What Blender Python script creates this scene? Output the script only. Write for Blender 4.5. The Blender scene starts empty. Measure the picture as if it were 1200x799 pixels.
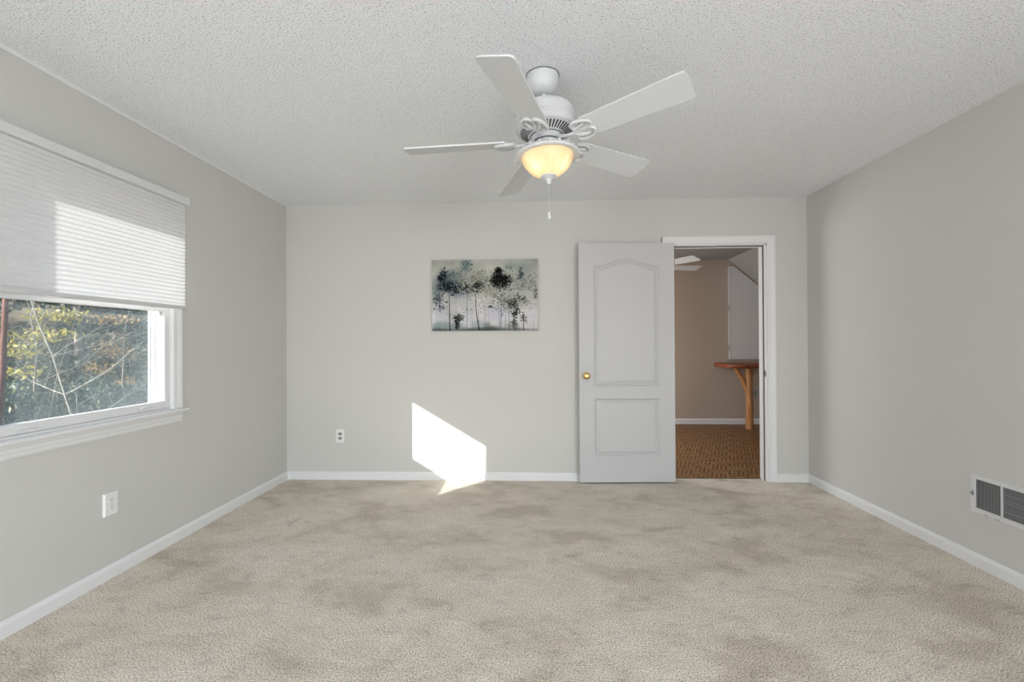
import bpy, math, random
import numpy as np
from mathutils import Vector, Matrix, Quaternion

PI = math.pi
sc = bpy.context.scene
COL = sc.collection

# ------------------------------------------------------------------ camera
F_PX, YAW, PITCH, ROLL, CAM_H = 542.0, -0.03929, 0.00458, -0.005716, 1.2002
fw = Vector((math.sin(YAW) * math.cos(PITCH), math.cos(YAW) * math.cos(PITCH), math.sin(PITCH)))
r0 = Vector((math.cos(YAW), -math.sin(YAW), 0)); u0 = r0.cross(fw)
rt = math.cos(ROLL) * r0 + math.sin(ROLL) * u0
up = -math.sin(ROLL) * r0 + math.cos(ROLL) * u0
cd = bpy.data.cameras.new('camera'); cam = bpy.data.objects.new('camera', cd); COL.objects.link(cam)
cd.sensor_fit = 'HORIZONTAL'; cd.sensor_width = 36.0; cd.lens = 36.0 * F_PX / 1200.0
cd.clip_start = 0.05; cd.clip_end = 300
mw = Matrix((rt, up, -fw)).transposed().to_4x4(); mw.translation = (0, 0, CAM_H)
cam.matrix_world = mw
sc.camera = cam

# ------------------------------------------------------------------ view, world, sun, added fill lamps, window portal
sc.view_settings.view_transform = 'Standard'
sc.view_settings.look = 'None'
sc.view_settings.gamma = 1.0
sc.view_settings.use_curve_mapping = False
sc.view_settings.exposure = 0.0
sc.cycles.max_bounces = 10; sc.cycles.diffuse_bounces = 6; sc.cycles.transparent_max_bounces = 16
sc.cycles.use_denoising = True
sc.cycles.sample_clamp_indirect = 6.0
sc.cycles.caustics_reflective = False; sc.cycles.caustics_refractive = False

SUN_DIR = Vector((1.0, 1.2, -0.598)).normalized()     # the way the light travels
w = bpy.data.worlds.new('sky'); sc.world = w; w.use_nodes = True
nt = w.node_tree; nt.nodes.clear()
sk = nt.nodes.new('ShaderNodeTexSky'); sk.sky_type = 'NISHITA'; sk.sun_disc = False
sk.sun_elevation = math.radians(20.5); sk.sun_rotation = math.radians(220)
bg = nt.nodes.new('ShaderNodeBackground'); bg.inputs['Strength'].default_value = 0.5
wo = nt.nodes.new('ShaderNodeOutputWorld')
nt.links.new(sk.outputs[0], bg.inputs[0]); nt.links.new(bg.outputs[0], wo.inputs[0])

def light(name, kind, loc, energy, color=(1, 1, 1), direction=None, size=None, size_y=None):
    l = bpy.data.lights.new(name, kind); l.energy = energy; l.color = color
    o = bpy.data.objects.new(name, l); o.location = loc; COL.objects.link(o)
    if direction is not None:
        o.rotation_mode = 'QUATERNION'
        o.rotation_quaternion = Vector(direction).to_track_quat('-Z', 'Y')
    if kind == 'AREA':
        l.shape = 'RECTANGLE'; l.size = size; l.size_y = size_y or size
    return o

sun = light('sun', 'SUN', (-6, -6, 6), 18.0, (1.0, 0.95, 0.86), SUN_DIR)
sun.data.angle = math.radians(0.45)
light('rear_fill_lamp', 'AREA', (-0.1, -3.66, 1.30), 12.0, (0.93, 0.968, 1.0), (0.0, 1, 0.0), 3.4, 1.9)  # added fill lamp behind the camera, at an unseen rear opening
light('right_fill_lamp', 'AREA', (2.43, -2.35, 1.15), 140.0, (0.93, 0.968, 1.0), (-1, 0.85, 0.0), 2.0, 1.4)  # fill lamp added on the right, out of view
light('left_fill_lamp', 'AREA', (-2.13, -2.35, 1.25), 128.0, (0.93, 0.968, 1.0), (1, 0.85, 0.0), 1.8, 1.4)  # added fill lamp just inside the closed left wall
light('far_room_fill_lamp', 'AREA', (0.12, 5.6, 1.25), 36.0, (1.0, 0.97, 0.93), (1, 0, 0.0), 1.4, 1.2)  # unseen lamp added to brighten the next room
port = light('window_portal', 'AREA', (-2.36, 2.22, 1.40), 1.0, (1, 1, 1), (1, 0, 0), 1.05, 1.2)
port.data.cycles.is_portal = True

# ------------------------------------------------------------------ materials
def mat(name, color=(0.8, 0.8, 0.8), rough=0.6, metal=0.0, spec=0.5):
    m = bpy.data.materials.new(name); m.use_nodes = True
    b = m.node_tree.nodes['Principled BSDF']
    b.inputs['Base Color'].default_value = (*color, 1); b.inputs['Roughness'].default_value = rough
    b.inputs['Metallic'].default_value = metal; b.inputs['Specular IOR Level'].default_value = spec
    return m
def N(m, typ, **kw):
    n = m.node_tree.nodes.new(typ)
    for k, v in kw.items():
        if k.startswith('i_'):
            n.inputs[k[2:].replace('_', ' ')].default_value = v
        else:
            setattr(n, k, v)
    return n
def L(m, a, b): m.node_tree.links.new(a, b)
def bsdf(m): return m.node_tree.nodes['Principled BSDF']
def ramp(m, stops):
    r = N(m, 'ShaderNodeValToRGB'); e = r.color_ramp.elements
    while len(e) < len(stops): e.new(0.5)
    for k, (p, c) in enumerate(stops):
        e[k].position = p; e[k].color = (*c, 1)
    return r
def coords(m): return N(m, 'ShaderNodeTexCoord').outputs['Object']
def noise_bump(m, scale, strength, dist=0.002, detail=3.0):
    n = N(m, 'ShaderNodeTexNoise', i_Scale=scale, i_Detail=detail); L(m, coords(m), n.inputs['Vector'])
    b = N(m, 'ShaderNodeBump', i_Strength=strength, i_Distance=dist); L(m, n.outputs['Fac'], b.inputs['Height'])
    L(m, b.outputs[0], bsdf(m).inputs['Normal'])
    return m

M = {}
M['wall'] = noise_bump(mat('greige_wall_paint', (0.585, 0.579, 0.560), 0.75, spec=0.25), 120, 0.08, 0.001)
M['trim'] = noise_bump(mat('white_trim_paint', (0.74, 0.74, 0.75), 0.5, spec=0.3), 150, 0.0, 0.0005)
M['door'] = noise_bump(mat('white_door_paint', (0.52, 0.52, 0.53), 0.45, spec=0.35), 150, 0.02, 0.0005)
M['fan'] = noise_bump(mat('white_fan_enamel', (0.63, 0.64, 0.655), 0.38, spec=0.45), 30, 0.02, 0.001)
M['fan_blade'] = noise_bump(mat('white_blade_laminate', (0.645, 0.66, 0.68), 0.45, spec=0.35), 25, 0.02, 0.001)
M['dark'] = noise_bump(mat('dark_gap', (0.02, 0.02, 0.02), 0.7), 30, 0.05)
M['brass'] = noise_bump(mat('polished_brass', (0.78, 0.53, 0.20), 0.18, 1.0), 60, 0.02)
M['steel'] = noise_bump(mat('brushed_steel', (0.36, 0.35, 0.33), 0.35, 0.9), 80, 0.05)
M['plate'] = noise_bump(mat('white_plastic', (0.78, 0.78, 0.78), 0.35), 50, 0.02)
M['socket'] = noise_bump(mat('grey_brown_plastic', (0.24, 0.225, 0.205), 0.4), 50, 0.02)
M['vent'] = noise_bump(mat('white_metal', (0.66, 0.66, 0.67), 0.4), 50, 0.02)
M['fin'] = noise_bump(mat('grey_metal_fins', (0.36, 0.36, 0.365), 0.5), 50, 0.02)
M['fin_light'] = noise_bump(mat('light_grey_fins', (0.58, 0.58, 0.59), 0.5), 50, 0.02)
M['duct'] = noise_bump(mat('duct_inside', (0.10, 0.10, 0.105), 0.7), 50, 0.02)
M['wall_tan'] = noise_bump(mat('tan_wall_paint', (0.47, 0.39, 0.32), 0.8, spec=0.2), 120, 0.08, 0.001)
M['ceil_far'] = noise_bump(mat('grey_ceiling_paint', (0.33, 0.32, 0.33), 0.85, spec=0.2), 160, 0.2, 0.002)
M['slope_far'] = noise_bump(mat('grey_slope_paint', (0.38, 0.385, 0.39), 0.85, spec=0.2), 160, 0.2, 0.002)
M['metal_strip'] = noise_bump(mat('dark_transition_strip', (0.16, 0.10, 0.055), 0.45), 90, 0.05)
M['sun_block'] = noise_bump(mat('sun_block_surface', (0.55, 0.54, 0.50), 0.7), 20, 0.1)  # surface of the added wall that blocks the sun

def popcorn():
    m = mat('popcorn_ceiling', (0.66, 0.66, 0.66), 0.9, spec=0.15)
    c = coords(m)
    v = N(m, 'ShaderNodeTexVoronoi', i_Scale=150.0); v.feature = 'SMOOTH_F1'; L(m, c, v.inputs['Vector'])
    n = N(m, 'ShaderNodeTexNoise', i_Scale=150.0, i_Detail=3.0, i_Roughness=0.6); L(m, c, n.inputs['Vector'])
    a = N(m, 'ShaderNodeMath', operation='SUBTRACT'); L(m, n.outputs['Fac'], a.inputs[0]); L(m, v.outputs['Distance'], a.inputs[1])
    b = N(m, 'ShaderNodeBump', i_Strength=0.8, i_Distance=0.006); L(m, a.outputs[0], b.inputs['Height'])
    L(m, b.outputs[0], bsdf(m).inputs['Normal'])
    n2 = N(m, 'ShaderNodeTexNoise', i_Scale=130.0, i_Detail=2.0); L(m, c, n2.inputs['Vector'])
    r = ramp(m, [(0.32, (0.52, 0.535, 0.56)), (0.42, (0.89, 0.905, 0.93)), (0.7, (0.91, 0.925, 0.95))])
    L(m, n2.outputs['Fac'], r.inputs[0]); L(m, r.outputs[0], bsdf(m).inputs['Base Color'])
    return m
M['ceiling'] = popcorn()

def carpet():
    m = mat('beige_cut_pile_carpet', (0.5, 0.45, 0.38), 0.95, spec=0.05)
    c = coords(m)
    # pile brushed different ways: broad soft patches and a few hard-edged footprints
    mp = N(m, 'ShaderNodeMapping'); mp.inputs['Scale'].default_value = (0.8, 1.15, 1); mp.inputs['Rotation'].default_value = (0, 0, 0.35); L(m, c, mp.inputs['Vector'])
    big = N(m, 'ShaderNodeTexNoise', i_Scale=2.6, i_Detail=8.0, i_Roughness=0.66, i_Distortion=0.25); L(m, mp.outputs[0], big.inputs['Vector'])
    mid = N(m, 'ShaderNodeTexNoise', i_Scale=8.5, i_Detail=8.0, i_Roughness=0.74, i_Distortion=0.5); L(m, mp.outputs[0], mid.inputs['Vector'])
    fine = N(m, 'ShaderNodeTexNoise', i_Scale=165.0, i_Detail=3.0, i_Roughness=0.72); L(m, c, fine.inputs['Vector'])
    r1 = ramp(m, [(0.37, (0.74, 0.655, 0.55)), (0.49, (0.90, 0.815, 0.705)), (0.60, (0.96, 0.88, 0.775))]); L(m, big.outputs['Fac'], r1.inputs[0])
    r2 = ramp(m, [(0.36, (0.80, 0.80, 0.80)), (0.43, (0.97, 0.97, 0.97)), (0.56, (1, 1, 1)), (0.62, (1.07, 1.07, 1.06))]); L(m, mid.outputs['Fac'], r2.inputs[0])
    r3 = ramp(m, [(0.36, (0.22, 0.21, 0.19)), (0.47, (0.82, 0.815, 0.81)), (0.55, (1.0, 1.0, 1.0)), (0.66, (1.22, 1.22, 1.21))]); L(m, fine.outputs['Fac'], r3.inputs[0])
    x1 = N(m, 'ShaderNodeMix', data_type='RGBA', blend_type='MULTIPLY'); x1.inputs[0].default_value = 1
    L(m, r1.outputs[0], x1.inputs[6]); L(m, r2.outputs[0], x1.inputs[7])
    x2 = N(m, 'ShaderNodeMix', data_type='RGBA', blend_type='MULTIPLY'); x2.inputs[0].default_value = 1
    L(m, x1.outputs[2], x2.inputs[6]); L(m, r3.outputs[0], x2.inputs[7])
    L(m, x2.outputs[2], bsdf(m).inputs['Base Color'])
    ad = N(m, 'ShaderNodeMath', operation='MULTIPLY_ADD'); L(m, mid.outputs['Fac'], ad.inputs[0]); ad.inputs[1].default_value = 2.2; L(m, fine.outputs['Fac'], ad.inputs[2])
    b = N(m, 'ShaderNodeBump', i_Strength=0.8, i_Distance=0.010); L(m, ad.outputs[0], b.inputs['Height']); L(m, b.outputs[0], bsdf(m).inputs['Normal'])
    return m
M['carpet'] = carpet()

def parquet():
    m = mat('brown_parquet_vinyl', (0.25, 0.13, 0.05), 0.5, spec=0.35)
    c = coords(m)
    mp = N(m, 'ShaderNodeMapping'); mp.inputs['Rotation'].default_value = (0, 0, math.radians(23)); mp.inputs['Location'].default_value = (0.02, 0.05, 0.06); L(m, c, mp.inputs['Vector'])
    ch = N(m, 'ShaderNodeTexChecker', i_Scale=6.4); L(m, mp.outputs[0], ch.inputs['Vector'])
    def strips(dirn):
        wv = N(m, 'ShaderNodeTexWave', i_Scale=8.6, i_Distortion=0.5, i_Detail=1.0); wv.bands_direction = dirn; wv.wave_profile = 'SAW'
        L(m, mp.outputs[0], wv.inputs['Vector']); return wv
    sx, sy = strips('X'), strips('Y')
    mx = N(m, 'ShaderNodeMix', data_type='FLOAT'); L(m, ch.outputs['Fac'], mx.inputs[0]); L(m, sx.outputs['Fac'], mx.inputs[2]); L(m, sy.outputs['Fac'], mx.inputs[3])
    n = N(m, 'ShaderNodeTexNoise', i_Scale=16.0, i_Detail=5.0); L(m, mp.outputs[0], n.inputs['Vector'])
    ad = N(m, 'ShaderNodeMath', operation='MULTIPLY_ADD'); L(m, n.outputs['Fac'], ad.inputs[0]); ad.inputs[1].default_value = 1.3; L(m, mx.outputs[0], ad.inputs[2])
    ck = N(m, 'ShaderNodeMath', operation='MULTIPLY_ADD'); L(m, ch.outputs['Fac'], ck.inputs[0]); ck.inputs[1].default_value = 0.06; L(m, ad.outputs[0], ck.inputs[2]); ad = ck
    r = ramp(m, [(0.34, (0.070, 0.030, 0.012)), (0.56, (0.150, 0.072, 0.028)), (0.86, (0.33, 0.18, 0.078)), (1.0, (0.42, 0.24, 0.10))])
    sc_ = N(m, 'ShaderNodeMath', operation='MULTIPLY'); sc_.inputs[1].default_value = 0.56; L(m, ad.outputs[0], sc_.inputs[0])
    L(m, sc_.outputs[0], r.inputs[0]); L(m, r.outputs[0], bsdf(m).inputs['Base Color'])
    return m
M['parquet'] = parquet()

def wood(name, c1, c2, axis_scale, rough=0.55):
    m = mat(name, c1, rough); c = coords(m)
    mp = N(m, 'ShaderNodeMapping'); mp.inputs['Scale'].default_value = axis_scale; L(m, c, mp.inputs['Vector'])
    n = N(m, 'ShaderNodeTexNoise', i_Scale=8.0, i_Detail=6.0, i_Roughness=0.6, i_Distortion=0.6); L(m, mp.outputs[0], n.inputs['Vector'])
    r = ramp(m, [(0.32, c2), (0.62, c1)]); L(m, n.outputs['Fac'], r.inputs[0]); L(m, r.outputs[0], bsdf(m).inputs['Base Color'])
    b = N(m, 'ShaderNodeBump', i_Strength=0.3, i_Distance=0.004); L(m, n.outputs['Fac'], b.inputs['Height']); L(m, b.outputs[0], bsdf(m).inputs['Normal'])
    return m
M['log'] = wood('peeled_log', (0.56, 0.27, 0.10), (0.33, 0.14, 0.05), (3, 3, 0.6))
M['slab'] = wood('stained_slab', (0.34, 0.10, 0.040), (0.17, 0.045, 0.02), (0.6, 3, 3))

def pegboard_mat():
    m = mat('grey_pegboard', (0.46, 0.46, 0.48), 0.6); c = coords(m)
    sep = N(m, 'ShaderNodeSeparateXYZ'); L(m, c, sep.inputs[0])
    def cell(o):
        a = N(m, 'ShaderNodeMath', operation='MULTIPLY'); a.inputs[1].default_value = 1 / 0.0254; L(m, o, a.inputs[0])
        f = N(m, 'ShaderNodeMath', operation='FRACT'); L(m, a.outputs[0], f.inputs[0])
        s = N(m, 'ShaderNodeMath', operation='SUBTRACT'); s.inputs[1].default_value = 0.5; L(m, f.outputs[0], s.inputs[0])
        q = N(m, 'ShaderNodeMath', operation='MULTIPLY'); L(m, s.outputs[0], q.inputs[0]); L(m, s.outputs[0], q.inputs[1]); return q
    a, b = cell(sep.outputs['X']), cell(sep.outputs['Z'])
    ad = N(m, 'ShaderNodeMath', operation='ADD'); L(m, a.outputs[0], ad.inputs[0]); L(m, b.outputs[0], ad.inputs[1])
    lt = N(m, 'ShaderNodeMath', operation='LESS_THAN'); lt.inputs[1].default_value = 0.040; L(m, ad.outputs[0], lt.inputs[0])
    mx = N(m, 'ShaderNodeMix', data_type='RGBA'); L(m, lt.outputs[0], mx.inputs[0]); mx.inputs[6].default_value = (0.74, 0.74, 0.76, 1); mx.inputs[7].default_value = (0.10, 0.10, 0.10, 1)
    L(m, mx.outputs[2], bsdf(m).inputs['Base Color'])
    return m
M['pegboard'] = pegboard_mat()

def mixed(name, parts):
    """parts: list of (node, weight) mixed in turn"""
    m = bpy.data.materials.new(name); m.use_nodes = True; m.node_tree.nodes.clear()
    return m
def pane_mat():
    m = mixed('window_glass', None)
    o = N(m, 'ShaderNodeOutputMaterial'); t = N(m, 'ShaderNodeBsdfTransparent'); t.inputs[0].default_value = (0.93, 0.96, 0.97, 1)
    g = N(m, 'ShaderNodeBsdfGlossy', i_Roughness=0.02); g.inputs[0].default_value = (0.9, 0.95, 1, 1)
    d = N(m, 'ShaderNodeBsdfTranslucent'); d.inputs[0].default_value = (0.80, 0.90, 0.95, 1)
    m1 = N(m, 'ShaderNodeMixShader'); m1.inputs[0].default_value = 0.045; L(m, t.outputs[0], m1.inputs[1]); L(m, g.outputs[0], m1.inputs[2])
    # thin film of dust on the outside of the pane, uneven
    n = N(m, 'ShaderNodeTexNoise', i_Scale=5.0, i_Detail=5.0); L(m, coords(m), n.inputs['Vector'])
    mr = N(m, 'ShaderNodeMapRange'); mr.inputs[1].default_value = 0.3; mr.inputs[2].default_value = 0.75; mr.inputs[3].default_value = 0.010; mr.inputs[4].default_value = 0.038
    L(m, n.outputs['Fac'], mr.inputs[0])
    m2 = N(m, 'ShaderNodeMixShader'); L(m, mr.outputs[0], m2.inputs[0]); L(m, m1.outputs[0], m2.inputs[1]); L(m, d.outputs[0], m2.inputs[2])
    L(m, m2.outputs[0], o.inputs[0]); return m
M['pane'] = pane_mat()
def screen_mat():
    m = mixed('insect_screen_mesh', None)
    o = N(m, 'ShaderNodeOutputMaterial'); t = N(m, 'ShaderNodeBsdfTransparent')
    d = N(m, 'ShaderNodeBsdfDiffuse'); d.inputs[0].default_value = (0.22, 0.25, 0.27, 1)
    m1 = N(m, 'ShaderNodeMixShader'); m1.inputs[0].default_value = 0.20; L(m, t.outputs[0], m1.inputs[1]); L(m, d.outputs[0], m1.inputs[2])
    L(m, m1.outputs[0], o.inputs[0]); return m
M['screen'] = screen_mat()
def shade_mat():
    m = mixed('cellular_shade_fabric', None)
    o = N(m, 'ShaderNodeOutputMaterial')
    d = N(m, 'ShaderNodeBsdfDiffuse'); d.inputs[0].default_value = (0.72, 0.72, 0.73, 1)
    t = N(m, 'ShaderNodeBsdfTranslucent'); t.inputs[0].default_value = (0.74, 0.75, 0.77, 1)
    n = N(m, 'ShaderNodeTexNoise', i_Scale=300.0); L(m, coords(m), n.inputs['Vector'])
    b = N(m, 'ShaderNodeBump', i_Strength=0.05, i_Distance=0.001); L(m, n.outputs['Fac'], b.inputs['Height']); L(m, b.outputs[0], d.inputs['Normal'])
    m1 = N(m, 'ShaderNodeMixShader'); m1.inputs[0].default_value = 0.13; L(m, d.outputs[0], m1.inputs[1]); L(m, t.outputs[0], m1.inputs[2])
    L(m, m1.outputs[0], o.inputs[0]); return m
M['shade'] = shade_mat()
def bowl_mat(name, glow):
    m = mixed(name, None)
    o = N(m, 'ShaderNodeOutputMaterial')
    d = N(m, 'ShaderNodeBsdfPrincipled'); d.inputs['Base Color'].default_value = (0.86, 0.74, 0.58, 1); d.inputs['Roughness'].default_value = 0.25
    t = N(m, 'ShaderNodeBsdfTranslucent')
    n = N(m, 'ShaderNodeTexNoise', i_Scale=14.0, i_Detail=3.0, i_Distortion=1.0); L(m, coords(m), n.inputs['Vector'])
    r = ramp(m, [(0.35, (0.90, 0.66, 0.40)), (0.65, (0.95, 0.84, 0.64))]); L(m, n.outputs['Fac'], r.inputs[0]); L(m, r.outputs[0], t.inputs[0])
    m1 = N(m, 'ShaderNodeMixShader'); m1.inputs[0].default_value = 0.65; L(m, d.outputs[0], m1.inputs[1]); L(m, t.outputs[0], m1.inputs[2])
    L(m, m1.outputs[0], o.inputs[0]); return m
M['bowl'] = bowl_mat('alabaster_glass', True)

def leaf_mat(name, cols, trans=0.35):
    m = mixed(name, None)
    o = N(m, 'ShaderNodeOutputMaterial'); g = N(m, 'ShaderNodeNewGeometry')
    r = ramp(m, [(k / max(1, len(cols) - 1), c) for k, c in enumerate(cols)]); L(m, g.outputs['Random Per Island'], r.inputs[0])
    d = N(m, 'ShaderNodeBsdfPrincipled'); d.inputs['Roughness'].default_value = 0.5; L(m, r.outputs[0], d.inputs['Base Color'])
    t = N(m, 'ShaderNodeBsdfTranslucent'); L(m, r.outputs[0], t.inputs[0])
    m1 = N(m, 'ShaderNodeMixShader'); m1.inputs[0].default_value = trans; L(m, d.outputs[0], m1.inputs[1]); L(m, t.outputs[0], m1.inputs[2])
    L(m, m1.outputs[0], o.inputs[0]); return m
M['leaf_dark'] = leaf_mat('evergreen_leaves', [(0.015, 0.032, 0.020), (0.030, 0.055, 0.032), (0.045, 0.075, 0.045), (0.030, 0.055, 0.040), (0.16, 0.18, 0.09), (0.05, 0.07, 0.05)])
M['leaf_teal'] = leaf_mat('blue_green_leaves', [(0.020, 0.045, 0.042), (0.040, 0.085, 0.078), (0.060, 0.115, 0.100), (0.030, 0.065, 0.060), (0.10, 0.15, 0.11), (0.34, 0.34, 0.18), (0.05, 0.09, 0.08)])
M['leaf_yellow'] = leaf_mat('yellow_leaves', [(0.42, 0.33, 0.04), (0.55, 0.44, 0.07), (0.20, 0.20, 0.05), (0.66, 0.56, 0.16)], 0.45)
M['leaf_rust'] = leaf_mat('rust_leaves', [(0.32, 0.16, 0.06), (0.46, 0.30, 0.11), (0.16, 0.09, 0.05), (0.58, 0.42, 0.16)], 0.4)
M['leaf_olive'] = leaf_mat('olive_leaves', [(0.07, 0.08, 0.03), (0.14, 0.13, 0.045), (0.05, 0.06, 0.03), (0.26, 0.23, 0.08)])
M['bark_red'] = wood('reddish_bark', (0.22, 0.10, 0.075), (0.11, 0.05, 0.04), (4, 4, 0.8), 0.9)
M['bark_grey'] = wood('grey_bark', (0.33, 0.28, 0.24), (0.18, 0.15, 0.13), (4, 4, 0.8), 0.9)
M['bark_pale'] = wood('pale_dead_wood', (0.66, 0.60, 0.52), (0.45, 0.39, 0.33), (4, 4, 0.8), 0.9)
M['ground'] = noise_bump(mat('leaf_litter', (0.20, 0.15, 0.09), 0.95), 3, 0.6, 0.05)

# ------------------------------------------------------------------ mesh helpers
class MB:
    def __init__(s): s.v = []; s.f = []; s.mi = []
    def add(s, v, f, mi=0):
        o = len(s.v); s.v += [tuple(p) for p in v]; s.f += [tuple(i + o for i in q) for q in f]; s.mi += [mi] * len(f); return s
    def box(s, x0, x1, y0, y1, z0, z1, mi=0):
        v = [(x, y, z) for z in (z0, z1) for y in (y0, y1) for x in (x0, x1)]
        return s.add(v, [(0, 2, 3, 1), (4, 5, 7, 6), (0, 1, 5, 4), (2, 6, 7, 3), (0, 4, 6, 2), (1, 3, 7, 5)], mi)
    def prism(s, poly, fn, a, b, mi=0):
        """poly: 2-D outline, fn(u, v, t) -> point, swept from t=a to t=b"""
        n = len(poly)
        v = [fn(u, w_, a) for u, w_ in poly] + [fn(u, w_, b) for u, w_ in poly]
        f = [(i, (i + 1) % n, n + (i + 1) % n, n + i) for i in range(n)] + [tuple(range(n))[::-1], tuple(range(n, 2 * n))]
        return s.add(v, f, mi)
    def lathe(s, prof, seg=48, o=(0, 0, 0), mi=0, mod=None):
        """prof: list of (radius, z)"""
        v = []; f = []; n = len(prof)
        for k in range(seg):
            a = 2 * PI * k / seg
            for j, (r, z) in enumerate(prof):
                q = r * (mod(a, j) if mod else 1)
                v.append((o[0] + q * math.cos(a), o[1] + q * math.sin(a), o[2] + z))
        for k in range(seg):
            for j in range(n - 1):
                a, b = k * n + j, ((k + 1) % seg) * n + j
                f.append((a, b, b + 1, a + 1))
        return s.add(v, f, mi)
    def tube(s, pts, rad, seg=8, mi=0, cap=True):
        pts = [Vector(p) for p in pts]; n = len(pts)
        rad = rad if hasattr(rad, '__len__') else [rad] * n
        v = []; f = []; ref = None
        for i, p in enumerate(pts):
            t = (pts[min(i + 1, n - 1)] - pts[max(i - 1, 0)]).normalized()
            if ref is None: ref = t.orthogonal().normalized()
            ref = (ref - t * ref.dot(t)).normalized(); bi = t.cross(ref)
            for k in range(seg):
                a = 2 * PI * k / seg
                v.append(p + (ref * math.cos(a) + bi * math.sin(a)) * rad[i])
        for i in range(n - 1):
            for k in range(seg):
                a, b = i * seg + k, i * seg + (k + 1) % seg
                f.append((a, b, b + seg, a + seg))
        if cap: f += [tuple(range(seg))[::-1], tuple(range((n - 1) * seg, n * seg))]
        return s.add(v, f, mi)
    def xf(s, mtx): s.v = [tuple(mtx @ Vector(p)) for p in s.v]; return s
    def build(s, name, mats, parent=None, smooth=False, bevel=0.0, origin=None):
        mats = mats if isinstance(mats, (list, tuple)) else [mats]
        if origin is None and parent is None:
            a = np.array(s.v); origin = ((a[:, 0].min() + a[:, 0].max()) / 2, (a[:, 1].min() + a[:, 1].max()) / 2, a[:, 2].min())
        origin = origin or (0, 0, 0)
        me = bpy.data.meshes.new(name)
        me.from_pydata([(p[0] - origin[0], p[1] - origin[1], p[2] - origin[2]) for p in s.v], [], s.f)
        for m in mats: me.materials.append(m)
        for p, i in zip(me.polygons, s.mi): p.material_index = i
        me.update()
        o = bpy.data.objects.new(name, me); COL.objects.link(o); o.location = origin
        if parent is not None: o.parent = parent
        if smooth:
            me.polygons.foreach_set('use_smooth', [True] * len(me.polygons))
            md = o.modifiers.new('edge', 'EDGE_SPLIT'); md.split_angle = math.radians(38)
        if bevel:
            md = o.modifiers.new('bevel', 'BEVEL'); md.width = bevel; md.segments = 2; md.limit_method = 'ANGLE'; md.angle_limit = math.radians(40)
        return o
def tag(o, label=None, cat=None, group=None, kind=None):
    if label: o['label'] = label
    if cat: o['category'] = cat
    if group: o['group'] = group
    if kind: o['kind'] = kind
    return o
def empty(name, loc, rz=0.0):
    o = bpy.data.objects.new(name, None); o.location = loc; o.rotation_euler = (0, 0, rz); o.empty_display_size = 0.1; COL.objects.link(o); return o
def struct(o): o['kind'] = 'structure'; return o
def copy_tree(o, parent=None):
    c = o.copy(); COL.objects.link(c)
    if parent is not None: c.parent = parent
    for ch in list(o.children): copy_tree(ch, c)
    return c

# ------------------------------------------------------------------ the room
XL, XR, YB, YR, HC = -2.175, 2.3705, 4.049, -3.60, 2.44
WT = 0.12
OY0, OY1, OZ0, OZ1 = 1.775, 2.722, 0.800, 1.965          # rough window opening in the left wall
DX0, DX1, DZ = 1.205, 2.034, 2.046                        # door opening in the back wall
FAR_Y0, FAR_Y1, FAR_H = YB + WT, 6.90, 2.41

b = MB()
b.box(XL - WT, XL, YR - WT, OY0, -0.05, HC + .05); b.box(XL - WT, XL, OY1, YB + WT, -0.05, HC + .05)
b.box(XL - WT, XL, OY0, OY1, -0.05, OZ0); b.box(XL - WT, XL, OY0, OY1, OZ1, HC + .05)
struct(b.build('wall_left', M['wall']))
b = MB()
b.box(XL, DX0, YB, YB + WT, -0.05, HC + .05); b.box(DX1, XR + WT, YB, YB + WT, -0.05, HC + .05)
b.box(DX0, DX1, YB, YB + WT, DZ, HC + .05)
struct(b.build('wall_back', M['wall']))
b = MB(); RW = (-3.40, -1.30, 0.40, 2.05)     # unseen opening added in the right wall for the fill lamp
b.box(XR, XR + WT, YR - WT, RW[0], -0.05, HC + .05); b.box(XR, XR + WT, RW[1], YB, -0.05, HC + .05)
b.box(XR, XR + WT, RW[0], RW[1], -0.05, RW[2]); b.box(XR, XR + WT, RW[0], RW[1], RW[3], HC + .05)
struct(b.build('wall_right', M['wall']))
b = MB()
b.box(XL, XR, YR - WT, YR, -0.05, 0.32); b.box(XL, XR, YR - WT, YR, 2.28, HC + .05)
b.box(XL, -1.5, YR - WT, YR, 0.32, 2.28); b.box(1.9, XR, YR - WT, YR, 0.32, 2.28)
struct(b.build('wall_rear', M['wall']))
struct(MB().box(XL - WT - .02, XL - WT, -12, YR - WT, -3, 6).build('sun_block_wall', M['sun_block']))  # unseen wall added to keep sun out of the rear opening
struct(MB().box(XL - WT, XR + WT, YR - WT, YB + WT, HC, HC + .08).build('ceiling', M['ceiling'], origin=(0, 0, HC)))
struct(MB().box(XL - WT, XR + WT, YR - WT, YB + 0.085, -0.12, 0.0).build('floor', M['carpet'], origin=(0, 0, 0)))

# baseboards: a moulded profile swept along each wall
BP = [(0, 0), (0.013, 0), (0.013, 0.052), (0.010, 0.060), (0.006, 0.066), (0.004, 0.070), (0, 0.070)]
def base(name, fn, a, c): return struct(MB().prism(BP, fn, a, c).build(name, M['trim']))
base('baseboard_left', lambda u, v, t: (XL + u, t, v), YR, YB)
base('baseboard_right', lambda u, v, t: (XR - u, t, v), YR, YB)
base('baseboard_back', lambda u, v, t: (t, YB - u, v), XL, 1.14)
base('baseboard_back_corner', lambda u, v, t: (t, YB - u, v), 2.099, XR)
# slim bead where the left wall meets the ceiling
struct(MB().prism([(0, 0), (0.010, 0), (0.013, 0.006), (0.018, 0.012), (0, 0.012)], lambda u, v, t: (XL + u, t, HC - 0.012 + v), YR, YB).build('trim_1', M['trim']))

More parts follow.
